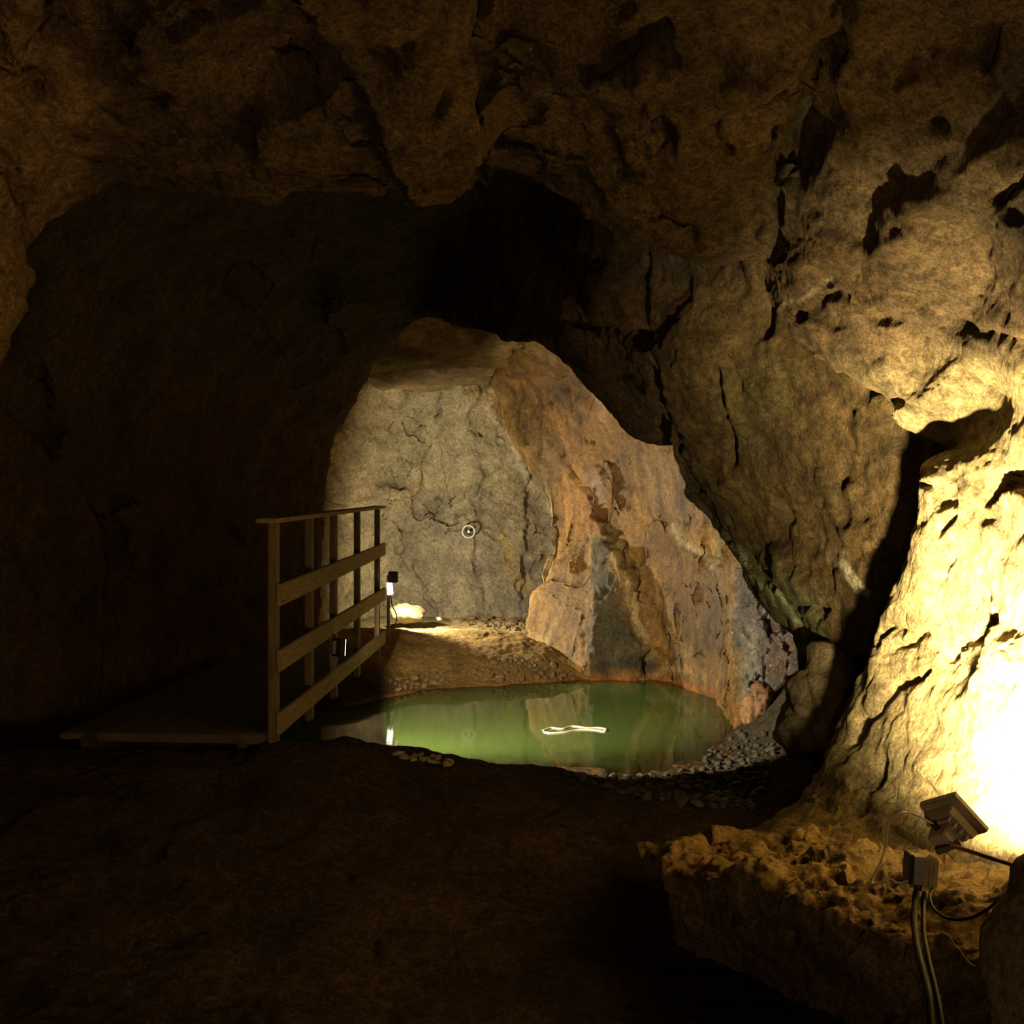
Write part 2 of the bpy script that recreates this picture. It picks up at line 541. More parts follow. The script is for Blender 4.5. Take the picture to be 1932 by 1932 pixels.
structure(grid_mesh('wall_right.001', P, M_MID, tints, c[8], None))

# ------------------------------------------------------------------ end of the passage: ochre buttress
W = [
    [(.75, 15.6, -.7), pt(985, 1330, 12.2), pt(1085, 1370, 11.3), pt(1230, 1370, 11.1), pt(1325, 1390, 10.2), pt(1385, 1450, 8.9), pt(1530, 1450, 8.3), pt(1680, 1450, 7.6)],
    [(.75, 15.6, .0), pt(996, 1215, 12.1), pt(1085, 1281, 11.2), pt(1230, 1283, 11.05), pt(1325, 1296, 10.2), pt(1380, 1372, 8.9), pt(1490, 1340, 8.5), pt(1680, 1300, 8.2)],
    [(.75, 15.6, .9), pt(1018, 1100, 12.3), pt(1112, 1110, 11.5), pt(1215, 1110, 11.2), pt(1318, 1120, 10.2), pt(1390, 1130, 9.2), pt(1500, 1130, 8.9), pt(1680, 1130, 8.5)],
    [(.72, 15.6, 1.5), pt(1038, 985, 12.7), pt(1125, 980, 11.8), pt(1210, 970, 11.2), pt(1305, 970, 10.3), pt(1400, 970, 9.5), pt(1520, 960, 9.2), pt(1680, 960, 8.8)],
    [(.2, 15.6, 2.3), pt(974, 850, 13.2), pt(1065, 840, 12.2), pt(1150, 830, 11.4), pt(1250, 830, 10.6), pt(1370, 830, 9.9), pt(1500, 830, 9.3), pt(1650, 830, 8.6)],
    [(-.1, 15.6, 2.9), pt(940, 748, 13.6), pt(1010, 735, 12.6), pt(1075, 725, 11.6), pt(1160, 720, 10.8), pt(1270, 720, 10.2), pt(1400, 700, 9.6), pt(1550, 700, 9)],
    [(-.3, 15.6, 3.6), pt(934, 700, 13.0), pt(968, 655, 12.0), pt(1010, 632, 11.2), pt(1090, 620, 10.7), pt(1200, 600, 10.2), pt(1330, 580, 9.7), pt(1450, 560, 9.2)],
    [(-.3, 15.4, 4.3), pt(925, 560, 12.8), pt(960, 540, 11.8), pt(1010, 520, 11.1), pt(1100, 500, 10.6), pt(1210, 480, 10.2), pt(1330, 470, 9.7), pt(1450, 460, 9.2)],
]
W = np.array([[np.array(q, float) for q in r] for r in W])
W = np.concatenate([W[:, :1], W[:, 1:2] + np.array((.16, .5, 0)), W[:, 1:]], 1)      # the buttress turns away behind its edge
P = crom(W, [16, 60, 50, 50, 44, 40, 16])
P = np.swapaxes(crom(np.swapaxes(P, 0, 1), [60, 34, 44, 46, 44, 46, 46, 10]), 0, 1)
N = grid_normals(P, (-.8, 11, 1.2))
P = displace(P, N, [('facet', (1.6, 1.6, .9), .07), ('facet', (4, 4, 2.4), .022), ('fbm', (1.5, 1.5, .8), .05)])
w_cuts = [
    ('ledge', [(1210, 1230), (1195, 1120), (1155, 1050), (1120, 985)], 30, .10),
    ('ledge', [(1110, 990), (1122, 1080), (1110, 1240)], 30, .08),
    ('crack', [(1150, 1000), (1175, 1060), (1200, 1100), (1195, 1180), (1235, 1260)], 8, .07),
    ('crack', [(1095, 820), (1130, 870), (1165, 920)], 8, .06),
    ('crack', [(1215, 980), (1290, 985), (1330, 1000)], 7, .03), ('crack', [(1250, 1180), (1262, 1220)], 6, .05),
    ('pit', [(1265, 1000), (1290, 1010), (1345, 1065), (1330, 1070), (1280, 1040)], 10, .06),
    ('ledge', [(1375, 1080), (1382, 1180), (1378, 1350)], 24, .08),
    ('pit', [(1130, 880), (1180, 860), (1190, 920), (1160, 960)], 20, .05),
]
N = grid_normals(P, (-.8, 11, 1.2))
P = carve(P, N, w_cuts)
P = displace(P, N, [('fbm', (7, 7, 4), .012), ('facet', (10, 10, 6), .009)])
fl = P.reshape(-1, 3)
wx_, wy_ = proj(fl)
wob_ = fbm(fl * 4, 3) * 10


def zone(poly, soft):
    d, q = seg_dist(wx_ + wob_, wy_ + wob_, poly, True)
    return smooth(np.where(inside(wx_ + wob_, wy_ + wob_, poly), d, -d) / soft + .5)


wetz = zone([(1388, 1050), (1440, 1105), (1525, 1230), (1490, 1350), (1400, 1340), (1378, 1180)], 24)
P = displace(P, grid_normals(P, (-.8, 11, 1.2)), [('facet', (13, 13, 6), .05), ('fbm', (20, 20, 9), .02)], wetz.reshape(P.shape[:2]))
tints = paint(P, (.33, .185, .06), [
    ('area', [(1000, 700), (1150, 720), (1190, 830), (1190, 980), (1110, 1000), (1040, 960)], 60, (.30, .15, .045), .8),
    ('area', [(1200, 850), (1290, 862), (1365, 990), (1300, 1000), (1230, 970)], 40, (.31, .20, .115), .85),
    ('area', [(1225, 1010), (1365, 1060), (1385, 1220), (1310, 1250), (1250, 1190)], 40, (.19, .115, .055), .85),
    ('area', [(1330, 1050), (1380, 1080), (1385, 1220), (1340, 1200)], 26, (.16, .125, .10), .7),
    ('area', [(1112, 1005), (1150, 1030), (1168, 1130), (1228, 1255), (1112, 1262), (1106, 1160)], 16, (.105, .09, .05), 1),
    ('area', [(940, 720), (1010, 740), (1060, 850), (1055, 960), (1038, 960), (980, 850)], 30, (.16, .10, .04), .8),
    ('area', [(1030, 680), (1110, 730), (1090, 790), (1030, 750)], 40, (.13, .085, .04), .85),
    ('area', [(1130, 880), (1190, 850), (1195, 930), (1160, 960)], 30, (.15, .10, .05), .7),
    ('area', [(1390, 1060), (1440, 1110), (1520, 1230), (1480, 1340), (1400, 1300), (1380, 1180)], 18, (.12, .11, .125), 1),
    ('area', [(1455, 1165), (1515, 1220), (1490, 1310), (1450, 1270)], 20, (.13, .065, .045), .9),
    ('vein', [(1150, 1010), (1180, 1080), (1200, 1170), (1222, 1240)], 11, (.50, .38, .20), .85),
    ('vein', [(1275, 1000), (1310, 1040), (1350, 1068)], 7, (.66, .56, .38), .85),
    ('vein', [(1225, 1080), (1260, 1160), (1300, 1240)], 10, (.42, .26, .10), .7),
    ('vein', [(1370, 1080), (1376, 1160), (1370, 1270)], 12, (.42, .28, .13), .7),
    ('vein', [(1005, 1200), (1060, 1240), (1090, 1265)], 14, (.5, .36, .16), .6),
    ('vein', [(1105, 1010), (1108, 1130), (1100, 1250)], 9, (.46, .28, .12), .7),
    ('vein', [(1085, 1281), (1150, 1281), (1230, 1283), (1300, 1292), (1365, 1312)], 7, (.52, .19, .04), .95),
    ('vein', [(1240, 1268), (1300, 1264), (1345, 1286)], 9, (.55, .36, .17), .7),
    ('vein', [(1130, 1262), (1180, 1245), (1230, 1258)], 13, (.07, .06, .045), .85),
    ('vein', [(970, 860), (1000, 920), (1036, 968), (1042, 1010), (1025, 1090)], 6, (.62, .54, .34), .85),
    ('vein', [(1398, 1310), (1408, 1250), (1420, 1200)], 12, (.34, .33, .27), .7),
    ('vein', [(1340, 970), (1362, 1000), (1352, 1040)], 10, (.5, .42, .22), .7),
], 9)
streak = fbm(fl * np.array((9, 9, 1.3)) + 3.0, 4)
tints = tints * (1 + .5 * np.clip(streak, -1, 1))[:, None] * np.array((.84, .86, .76))
glint = np.maximum.reduce([wetz, zone([(1095, 885), (1125, 890), (1150, 960), (1120, 940)], 14), zone([(1115, 725), (1140, 770), (1150, 810), (1125, 780)], 12),
                           zone([(985, 640), (1060, 670), (1040, 685), (980, 660)], 12), .06 * zone([(1000, 680), (1300, 860), (1370, 1280), (1060, 1280)], 60)])
tints = np.concatenate([tints, glint[:, None]], 1)
structure(grid_mesh('wall_right.002', P, M_WET, tints))

# end wall
px_c = [500, 570, 640, 720, 800, 880, 960, 1040, 1120, 1190]
dep = [13.6, 14.1, 14.6, 14.95, 15.1, 15.0, 15.15, 15.3, 15.5, 15.7]
rowsE = []
for py, dd in [(560, -1.3), (680, -.7), (740, -.35), (820, -.05), (930, .05), (1050, .0), (1150, -.1), (1215, -.25), (1290, -.3)]:
    rowsE.append([pt(a, py, d + dd) for a, d in zip(px_c, dep)])
P = crom(np.array(rowsE), [16, 30, 40, 50, 50, 44, 30, 10])
P = np.swapaxes(crom(np.swapaxes(P, 0, 1), [14, 26, 34, 34, 34, 34, 34, 26, 10]), 0, 1)
N = grid_normals(P, (-.5, 12, 1.2))
P = displace(P, N, [('facet', (1.4, 1.4, 1.0), .09), ('facet', (3.5, 3.5, 3), .028), ('fbm', (1.5, 1.5, 1.2), .05)])
e_cuts = [
    ('ledge', [(830, 770), (832, 860), (850, 930)], 30, .07),
    ('crack', [(755, 860), (785, 878)], 4, .06), ('pit', [(787, 806), (795, 806), (795, 814), (787, 814)], 4, .1),
    ('pit', [(905, 818), (914, 822), (912, 828), (904, 826)], 4, .1), ('crack', [(881, 912), (882, 940)], 3, .06),
    ('crack', [(788, 1060), (800, 1100), (810, 1140), (830, 1160)], 5, .08),
    ('crack', [(905, 1010), (900, 1080), (920, 1130)], 8, .04), ('ledge', [(745, 940), (820, 915), (880, 935)], 30, .05),
    ('ledge', [(985, 1060), (985, 960), (1000, 880)], 20, .07), ('crack', [(615, 935), (625, 920)], 4, .06),
    ('crack', [(635, 945), (650, 948)], 4, .05), ('crack', [(640, 812), (660, 830)], 4, .06), ('crack', [(612, 873), (632, 872)], 3, .06),
    ('crack', [(740, 880), (755, 920)], 5, .04),
]
N = grid_normals(P, (-.5, 12, 1.2))
P = carve(P, N, e_cuts)
P = displace(P, N, [('fbm', (6, 6, 6), .015), ('facet', (9, 9, 9), .012)])
tints = paint(P, (.37, .32, .20), [
    ('area', [(560, 680), (760, 700), (720, 900), (680, 1190), (540, 1200)], 80, (.44, .36, .20), .9),
    ('area', [(750, 930), (900, 920), (1000, 1000), (1000, 1200), (790, 1200), (760, 1050)], 50, (.27, .235, .16), .85),
    ('area', [(870, 720), (960, 720), (990, 850), (930, 800)], 30, (.45, .33, .14), .7),
    ('area', [(985, 930), (1040, 980), (1030, 1100), (990, 1150)], 25, (.25, .21, .165), .8),
    ('vein', [(925, 780), (965, 840), (985, 890), (1040, 970)], 6, (.66, .60, .42), .8),
    ('vein', [(740, 940), (800, 920), (830, 905)], 10, (.48, .38, .2), .6),
    ('vein', [(950, 1010), (965, 1080), (990, 1100)], 12, (.42, .30, .10), .6),
    ('vein', [(1000, 1060), (1035, 1030), (1040, 1000)], 5, (.55, .47, .28), .6),
    ('area', [(900, 1140), (1010, 1120), (1010, 1200), (900, 1200)], 30, (.22, .20, .14), .7),
], 12)
structure(grid_mesh('wall_back', P, M_END, tints))

# left wall and roof of the inner passage
H = []
for d, xo, zc in [(10.35, -2.1, 3.55), (10.85, -2.25, 3.40), (11.25, -2.35, 3.10), (12.2, -2.5, 3.10), (13.4, -2.75, 3.09), (14.4, -2.95, 3.06), (15.6, -3.1, 3.0)]:
    H.append([(xo, d, -.7), (xo - .1, d, .5), (xo - .05, d, 1.5), (xo + .2, d, 2.4), (xo + .65, d, min(zc - .08, 2.95)), (-1.1, d, zc - .05), (-.6, d, zc), (-.1, d, zc), (.35, d, zc + .03), (.9, d, zc + .2)])
H = np.array(H, float)
P = crom(H, [20, 30, 34, 44, 44, 20])
P = np.swapaxes(crom(np.swapaxes(P, 0, 1), [10, 16, 22, 26, 26, 30, 30, 30, 14]), 0, 1)
N = grid_normals(P, (-.8, 12.5, 1.2))
P = displace(P, N, [('facet', (1.3, 1.0, 1.3), .10), ('facet', (3.5, 2.5, 3.5), .03), ('fbm', (1.5, 1.5, 1.5), .05), ('fbm', (6, 6, 6), .014)])
N = grid_normals(P, (-.8, 12.5, 1.2))
P = carve(P, N, [('crack', [(992, 645), (965, 690), (935, 720)], 8, .12)])
tints = paint(P, (.33, .235, .10), [('area', [(700, 640), (930, 640), (930, 730), (700, 730)], 30, (.13, .095, .045), .9)])  # dark area paints in the shade under the overhanging lintel
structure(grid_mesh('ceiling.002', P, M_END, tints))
# roof over the pool, behind the arch
Q = crom(np.array([[(x, y, z) for x, z in ((-1.2, 4.0), (-.5, 3.75), (.2, 3.7), (.9, 3.5), (1.5, 3.1), (2.0, 2.4))] for y in (7.3, 8.5, 9.6, 10.8)]), [12, 12, 12])
Q = np.swapaxes(crom(np.swapaxes(Q, 0, 1), [8] * 5), 0, 1)
Q = displace(Q, grid_normals(Q, (0, 9, 1)), [('facet', (1.5, 1.5, 1.5), .08)])
structure(grid_mesh('ceiling.003', Q, M_END, paint(Q, (.33, .235, .10), [])))

# ------------------------------------------------------------------ floor: one ground sheet with the pool basin
WZ = EYE - 1.9                       # water level
ctrl = []
for X in (-3.0, -2.0, -1.0, 0, 1.0, 2.0):
    for Y in (-2.6, -.5, 1.5):
        ctrl.append((X, Y, 0))
for X, Y, z in [(-2.8, 3.5, .12), (-1.8, 3.5, .06), (-.8, 3.3, .0), (.1, 3.3, -.02), (.9, 3.0, -.02), (1.8, 2.6, 0),
                (-2.8, 5.0, .30), (-2.0, 5.0, .27), (-1.3, 5.0, .24), (-.6, 4.8, .10), (.1, 4.8, .04), (.7, 4.6, .06), (1.3, 4.6, .1),
                (-2.7, 5.7, .27), (-2.0, 5.7, .27), (-1.5, 5.7, .28)]:
    ctrl.append((X, Y, z))
for v in [(525, 1400, 5.75), (570, 1406, 5.9), (620, 1410, 6.0), (680, 1412, 6.1), (740, 1418, 6.2), (800, 1432, 6.25), (870, 1443, 6.25),
          (950, 1443, 6.2), (1030, 1444, 6.1), (1062, 1475, 5.8), (1150, 1497, 5.5), (1260, 1520, 5.2), (1370, 1558, 4.9), (1430, 1560, 4.8)]:
    ctrl.append(tuple(pt(*v)))
# just behind the lip the ground drops to the basin
for X, Y, z in [(-2.6, 6.4, -.25), (-1.9, 6.5, -.3), (-1.3, 6.6, -.3), (-.9, 6.75, -.28), (-.45, 6.85, -.2), (0, 6.8, -.2), (.3, 6.6, -.15),
                (.6, 6.4, -.12), (1.0, 6.2, -.02), (1.5, 5.9, .05), (2.1, 5.8, .1)]:
    ctrl.append((X, Y, z))
# near shore line and gravel spit
for px, py in [(620, 1412), (740, 1424), (810, 1428), (870, 1444), (960, 1452), (1060, 1450), (1150, 1458), (1240, 1456), (1305, 1442), (1345, 1412), (1372, 1385), (1384, 1378)]:
    d = 1.9 * F / (py - HY)
    ctrl.append(((px - CX) / F * d, d, WZ))
for v in [(1200, 1490, 6.7), (1320, 1490, 6.7), (1400, 1440, 7.4), (1440, 1400, 7.9), (1470, 1350, 8.0), (1400, 1520, 6.0), (1480, 1440, 6.9)]:
    ctrl.append(tuple(pt(*v)))
# basin
for X, Y in [(-2.2, 8.0), (-1.6, 8.2), (-.9, 8.6), (-.2, 8.8), (.5, 8.8), (1.0, 9.0), (-1.5, 9.2), (-.8, 9.5), (0, 9.7), (.7, 9.9), (1.2, 9.8)]:
    ctrl.append((X, Y, -.95))
for X, Y in [(-.6, 8.1), (0, 8.1), (.5, 8.1), (.9, 8.2)]:
    ctrl.append((X, Y, -.45))
# far shore and bank
for px, py in [(640, 1335), (700, 1322), (750, 1312), (850, 1299), (930, 1294), (1000, 1290), (1080, 1284)]:
    d = 1.9 * F / (py - HY)
    ctrl.append(((px - CX) / F * d, d, WZ))
for v in [(690, 1225, 10.9), (760, 1262, 10.95), (860, 1250, 11.1), (960, 1245, 11.25), (1050, 1250, 11.3),
          (690, 1190, 11.6), (760, 1197, 11.75), (860, 1198, 11.85), (950, 1201, 11.9), (1000, 1205, 12.0),
          (560, 1200, 12.5), (720, 1190, 12.6), (860, 1186, 12.9), (980, 1188, 12.9),
          (560, 1172, 14.2), (740, 1166, 14.6), (880, 1168, 14.9), (980, 1172, 14.9), (1080, 1175, 15.2), (700, 1160, 15.6), (1000, 1160, 15.9)]:
    ctrl.append(tuple(pt(*v)))
for X, Y, z in [(2.2, 8.5, .2), (2.2, 9.5, 0), (2.2, 11, 0), (1.5, 11.6, -.3), (1.0, 13, 0), (-2.8, 9, -.4), (-2.6, 10.5, -.1), (-3.2, 12, 0), (-3.2, 14.5, 0), (2, 16, 0), (-3.2, 16.5, 0), (3.2, 4, 0.2), (3.2, -2, 0), (-3.6, 3, .1), (-3.6, -2, 0)]:
    ctrl.append((X, Y, z))
ctrl = np.array(ctrl, float)


def tps_fit(c):
    n = len(c)
    r = np.linalg.norm(c[:, None, :2] - c[None, :, :2], axis=2)
    K = np.where(r > 0, r * r * np.log(r + 1e-12), 0) + np.eye(n) * 2e-3
    A_ = np.zeros((n + 3, n + 3))
    A_[:n, :n] = K
    A_[:n, n:] = np.c_[np.ones(n), c[:, :2]]
    A_[n:, :n] = A_[:n, n:].T
    return np.linalg.solve(A_, np.r_[c[:, 2], 0, 0, 0])


TW = tps_fit(ctrl)


def ground(X, Y):
    X, Y = np.atleast_1d(X).astype(float), np.atleast_1d(Y).astype(float)
    z = TW[-3] + TW[-2] * X + TW[-1] * Y
    for (a, b, _), w in zip(ctrl, TW[:-3]):
        r2 = (X - a) ** 2 + (Y - b) ** 2
        z = z + w * .5 * r2 * np.log(r2 + 1e-12)
    q = np.stack([X, Y, z * 0], 1)
    n = .022 * fbm(q * 2.2, 5) + .012 * facets(q * 5 + .2) + .008 * fbm(q * 14, 3)
    return z + n


gy = np.concatenate([np.linspace(-2.6, 3, 30)[:-1], np.linspace(3, 8, 330)[:-1], np.linspace(8, 13, 270)[:-1], np.linspace(13, 16, 80)])
gx = np.concatenate([np.linspace(-3.6, -2.2, 40)[:-1], np.linspace(-2.2, 2.0, 360)[:-1], np.linspace(2.0, 3.2, 30)])
XX, YY = np.meshgrid(gx, gy)
ZZ = ground(XX.reshape(-1), YY.reshape(-1)).reshape(XX.shape)
P = np.stack([XX, YY, ZZ], 2)
tints = paint(P, (.092, .064, .040), [])
fl = P.reshape(-1, 3)
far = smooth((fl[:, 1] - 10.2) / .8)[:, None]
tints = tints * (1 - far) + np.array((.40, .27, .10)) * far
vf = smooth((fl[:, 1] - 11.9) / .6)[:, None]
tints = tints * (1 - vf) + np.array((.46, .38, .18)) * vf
uw = smooth((WZ + .02 - fl[:, 2]) / .06)[:, None]
tints = tints * (1 - uw) + np.array((.50, .30, .07)) * uw
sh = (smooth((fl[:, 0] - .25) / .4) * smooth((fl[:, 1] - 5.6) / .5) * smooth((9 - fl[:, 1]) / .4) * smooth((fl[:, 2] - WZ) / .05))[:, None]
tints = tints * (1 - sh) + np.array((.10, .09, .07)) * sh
st = (np.exp(-((fl[:, 2] - WZ) / .022) ** 2) * smooth((fl[:, 1] - 9.5) / .5))[:, None] * .7
tints = tints * (1 - st) + np.array((.45, .22, .06)) * st
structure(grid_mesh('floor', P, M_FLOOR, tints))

# water: murky green, clearer where it is shallow
wx, wy = np.linspace(-3.0, 2.2, 130), np.linspace(6.0, 11.9, 150)
XX, YY = np.meshgrid(wx, wy)
gz = ground(XX.reshape(-1), YY.reshape(-1))
depth = np.maximum(WZ - gz, 0)
k = 1 - np.exp(-depth / .16)
P = np.stack([XX, YY, XX * 0 + WZ], 2)
m, nt, b = new_mat('green_water')
N_, L_ = nt.nodes.new, nt.links.new
at = N_('ShaderNodeVertexColor')
at.layer_name = 'tint'
tc = N_('ShaderNodeTexCoord')
nz = N_('ShaderNodeTexNoise')
nz.inputs['Scale'].default_value = 2.6
nz.inputs['Detail'].default_value = 2
L_(tc.outputs['Object'], nz.inputs['Vector'])
bp = N_('ShaderNodeBump')
bp.inputs['Strength'].default_value = .02
bp.inputs['Distance'].default_value = .05
L_(nz.outputs['Fac'], bp.inputs['Height'])
b.inputs['Base Color'].default_value = (.085, .15, .036, 1)
b.inputs['Roughness'].default_value = .05
b.inputs['Specular IOR Level'].default_value = .35
b.inputs['IOR'].default_value = 1.33
L_(bp.outputs['Normal'], b.inputs['Normal'])
tr = N_('ShaderNodeBsdfTransparent')
tr.inputs['Color'].default_value = (.75, .9, .45, 1)
mx = N_('ShaderNodeMixShader')
L_(at.outputs['Color'], mx.inputs['Fac'])
gl = N_('ShaderNodeBsdfGlossy')
gl.inputs['Roughness'].default_value = .03
L_(bp.outputs['Normal'], gl.inputs['Normal'])
fr = N_('ShaderNodeFresnel')
fr.inputs['IOR'].default_value = 1.33
m2 = N_('ShaderNodeMixShader')
L_(fr.outputs[0], m2.inputs['Fac'])
L_(tr.outputs[0], m2.inputs[1])
L_(gl.outputs[0], m2.inputs[2])
L_(m2.outputs[0], mx.inputs[1])
L_(b.outputs[0], mx.inputs[2])
L_(mx.outputs[0], nt.nodes['Material Output'].inputs['Surface'])
M_WATER = m
o = grid_mesh('pool_water', P, M_WATER, np.repeat(k[:, None], 3, 1))
tag(o, 'still green pool of water filling the hollow of the passage floor', 'pool', kind='stuff')


# ------------------------------------------------------------------ mesh helpers for built things
def link(name, bm, mat, parent=None, smooth_=False):
    me = bpy.data.meshes.new(name)
    bm.normal_update()
    bm.to_mesh(me)
    bm.free()
    me.materials.append(mat)
    if smooth_:
        for p in me.polygons:
            p.use_smooth = True
    o = bpy.data.objects.new(name, me)
    COL.objects.link(o)
    if parent:
        o.parent = parent
    return o


def empty(name, loc):
    o = bpy.data.objects.new(name, None)
    o.empty_display_size = .05
    o.location = loc
    COL.objects.link(o)
    return o


def beam(bm, a, b, w, h, up=(0, 0, 1), bev=.004):
    """board from a to b; w across, h along up"""
    a, b = Vector(a), Vector(b)
    y = (b - a).normalized()
    x = y.cross(Vector(up)).normalized()
    z = x.cross(y)
    r = bmesh.ops.create_cube(bm, size=1)
    M = Matrix(((x.x * w, y.x * (b - a).length, z.x * h, 0), (x.y * w, y.y * (b - a).length, z.y * h, 0), (x.z * w, y.z * (b - a).length, z.z * h, 0), (0, 0, 0, 1)))
    M.translation = (a + b) / 2
    bmesh.ops.transform(bm, matrix=M, verts=r['verts'])
    if bev:
        es = list({e for v in r['verts'] for e in v.link_edges})
        bmesh.ops.bevel(bm, geom=es, offset=bev, segments=2, affect='EDGES')


def loc_beam(root, bm, a, b, *k, **kw):
    beam(bm, Vector(a) - root.location, Vector(b) - root.location, *k, **kw)


def cyl(bm, a, b, r, seg=16, r2=None):
    a, b = Vector(a), Vector(b)
    d = b - a
    M = Matrix.Translation((a + b) / 2) @ d.to_track_quat('Z', 'Y').to_matrix().to_4x4()
    bmesh.ops.create_cone(bm, cap_ends=True, segments=seg, radius1=r, radius2=r if r2 is None else r2, depth=d.length, matrix=M)


def tube(name, pts, r, mat, parent=None):
    P = np.array([np.array(p, float) for p in pts])
    if parent is not None:
        P = P - np.array(parent.location)
    Q = crom(P, [12] * (len(P) - 1))
    bm = bmesh.new()
    rings = []
    prev = None
    for i, q in enumerate(Q):
        t = Q[min(i + 1, len(Q) - 1)] - Q[max(i - 1, 0)]
        t = Vector(t).normalized()
        u = (prev - t * prev.dot(t)) if prev else t.orthogonal()
        u.normalize()
        prev = u
        w = t.cross(u)
        rings.append([bm.verts.new(Vector(q) + (u * math.cos(a) + w * math.sin(a)) * r) for a in np.linspace(0, 2 * math.pi, 10, endpoint=False)])
    for A_, B_ in zip(rings[:-1], rings[1:]):
        for j in range(10):
            bm.faces.new((A_[j], A_[(j + 1) % 10], B_[(j + 1) % 10], B_[j]))
    bm.faces.new(rings[0][::-1])
    bm.faces.new(rings[-1])
    return link(name, bm, mat, parent, True)


# ------------------------------------------------------------------ boardwalk and its railing
RX = -1.19
Y0, Y1 = 5.5, 10.1


def lerp(a, b, y):
    return a + (b - a) * (y - Y0) / (Y1 - Y0)


deckz = lambda y: lerp(.385, .21, y)
dk = empty('boardwalk', (-1.7, 5.5, .27))
tag(dk, 'dark plank boardwalk crossing the left side of the green pool', 'walkway')
yend = lambda x: float(min(Y1, np.interp(x - .16, [-2.4, -1.85], [8.5, 10.1])))
bm = bmesh.new()
for i, x in enumerate(np.linspace(-2.2, RX - .115, 8)):
    dz = random.uniform(-.004, .004)
    loc_beam(dk, bm, (x, Y0 + random.uniform(-.01, .01), deckz(Y0) + dz), (x, yend(x), deckz(yend(x)) + dz), .128, .03)
link('deck', bm, M_PLANK, dk)
for x in (-2.15, RX - .17):
    bm = bmesh.new()
    loc_beam(dk, bm, (x, Y0 + .03, deckz(Y0) - .065), (x, yend(x), deckz(yend(x)) - .065), .05, .1)
    link('support_beam', bm, M_PLANK, dk)
bm = bmesh.new()
loc_beam(dk, bm, (-2.06, Y0 - .035, .39), (RX - .06, Y0 - .035, .375), .03, .045)
link('front_plank', bm, M_PLANK, dk)

rl = empty('railing', (RX, Y0, .3))
tag(rl, 'wooden railing of posts and three long boards beside the green pool', 'railing')
for y, px in [(5.58, 0), (6.56, 0), (7.45, 0), (8.58, 0), (9.86, 0)]:
    bm = bmesh.new()
    loc_beam(rl, bm, (RX - .02, y, deckz(y) - .10), (RX - .02, y, 1.452), .042, .09, up=(0, 1, 0))
    link('post', bm, M_WOODV, rl)
bm = bmesh.new()
loc_beam(rl, bm, (RX - .025, Y0 - .06, 1.462), (RX - .025, Y1, 1.47), .11, .024)
link('top_rail', bm, M_WOOD, rl)
for za, zb in ((1.085, 1.085), (.755, .675), (.44, .275)):
    bm = bmesh.new()
    loc_beam(rl, bm, (RX + .016, Y0 + .03, za), (RX + .016, Y1, zb), .024, .112)
    link('rail_board', bm, M_WOOD, rl)

# small box under the lower board, with a lamp added to light the pool
sb = empty('railing_box_lamp', (-1.125, 7.12, .60))
tag(sb, 'small box fixed below the lower railing board, with a lamp added to light the pool', 'floodlight')
SA = Vector((.69, .72, -.06)).normalized()
SW = SA.cross(Vector((0, 0, 1))).normalized()
SU = SW.cross(SA)
bm = bmesh.new()
beam(bm, SA * -.025, SA * .025, .09, .12, up=SU, bev=.006)
link('housing', bm, M_METALD, sb)
bm = bmesh.new()
beam(bm, SA * .0245, SA * .0285, .078, .105, up=SU, bev=0)
link('lamp_glass', bm, M_GLASS_FAR, sb)  # glowing face added to the railing box
bm = bmesh.new()
beam(bm, SA * -.055 + SW * -.01, SA * -.025 + SW * -.01, .05, .085, up=SU, bev=.005)
link('terminal_box', bm, M_PLASTIC, sb)
bm = bmesh.new()
beam(bm, (-.03, 0, .055), (-.03, 0, .085), .03, .012, up=(0, 1, 0), bev=.002)
link('bracket', bm, M_METALD, sb)

# ------------------------------------------------------------------ floodlight in front, at the right wall
eL = Vector((.675, 0, -.738)).normalized()
wL = Vector((-.318, .748, -.589))
wL = (wL - eL * wL.dot(eL)).normalized()
nL = eL.cross(wL).normalized()
c0 = Vector(pt(1799, 1541, 3.12))
fl_ = empty('floodlight', c0)
tag(fl_, 'grey floodlight with a finned back shining on the bright right wall', 'floodlight')


def quadbox(bm, s0, s1, z0, z1, off=(0, 0), bev=.003):
    """frustum along the lamp axis from size s0 at z0 to s1 at z1"""
    vs = []
    for (se, sw), z in ((s0, z0), (s1, z1)):
        for a, b_ in ((-1, -1), (1, -1), (1, 1), (-1, 1)):
            vs.append(bm.verts.new(eL * (a * se / 2 + off[0]) + wL * (b_ * sw / 2 + off[1]) + nL * z))
    for f in ((3, 2, 1, 0), (4, 5, 6, 7), (0, 1, 5, 4), (1, 2, 6, 5), (2, 3, 7, 6), (3, 0, 4, 7)):
        bm.faces.new([vs[i] for i in f])
    if bev:
        es = list({e for v in vs for e in v.link_edges})
        bmesh.ops.bevel(bm, geom=es, offset=bev, segments=2, affect='EDGES')


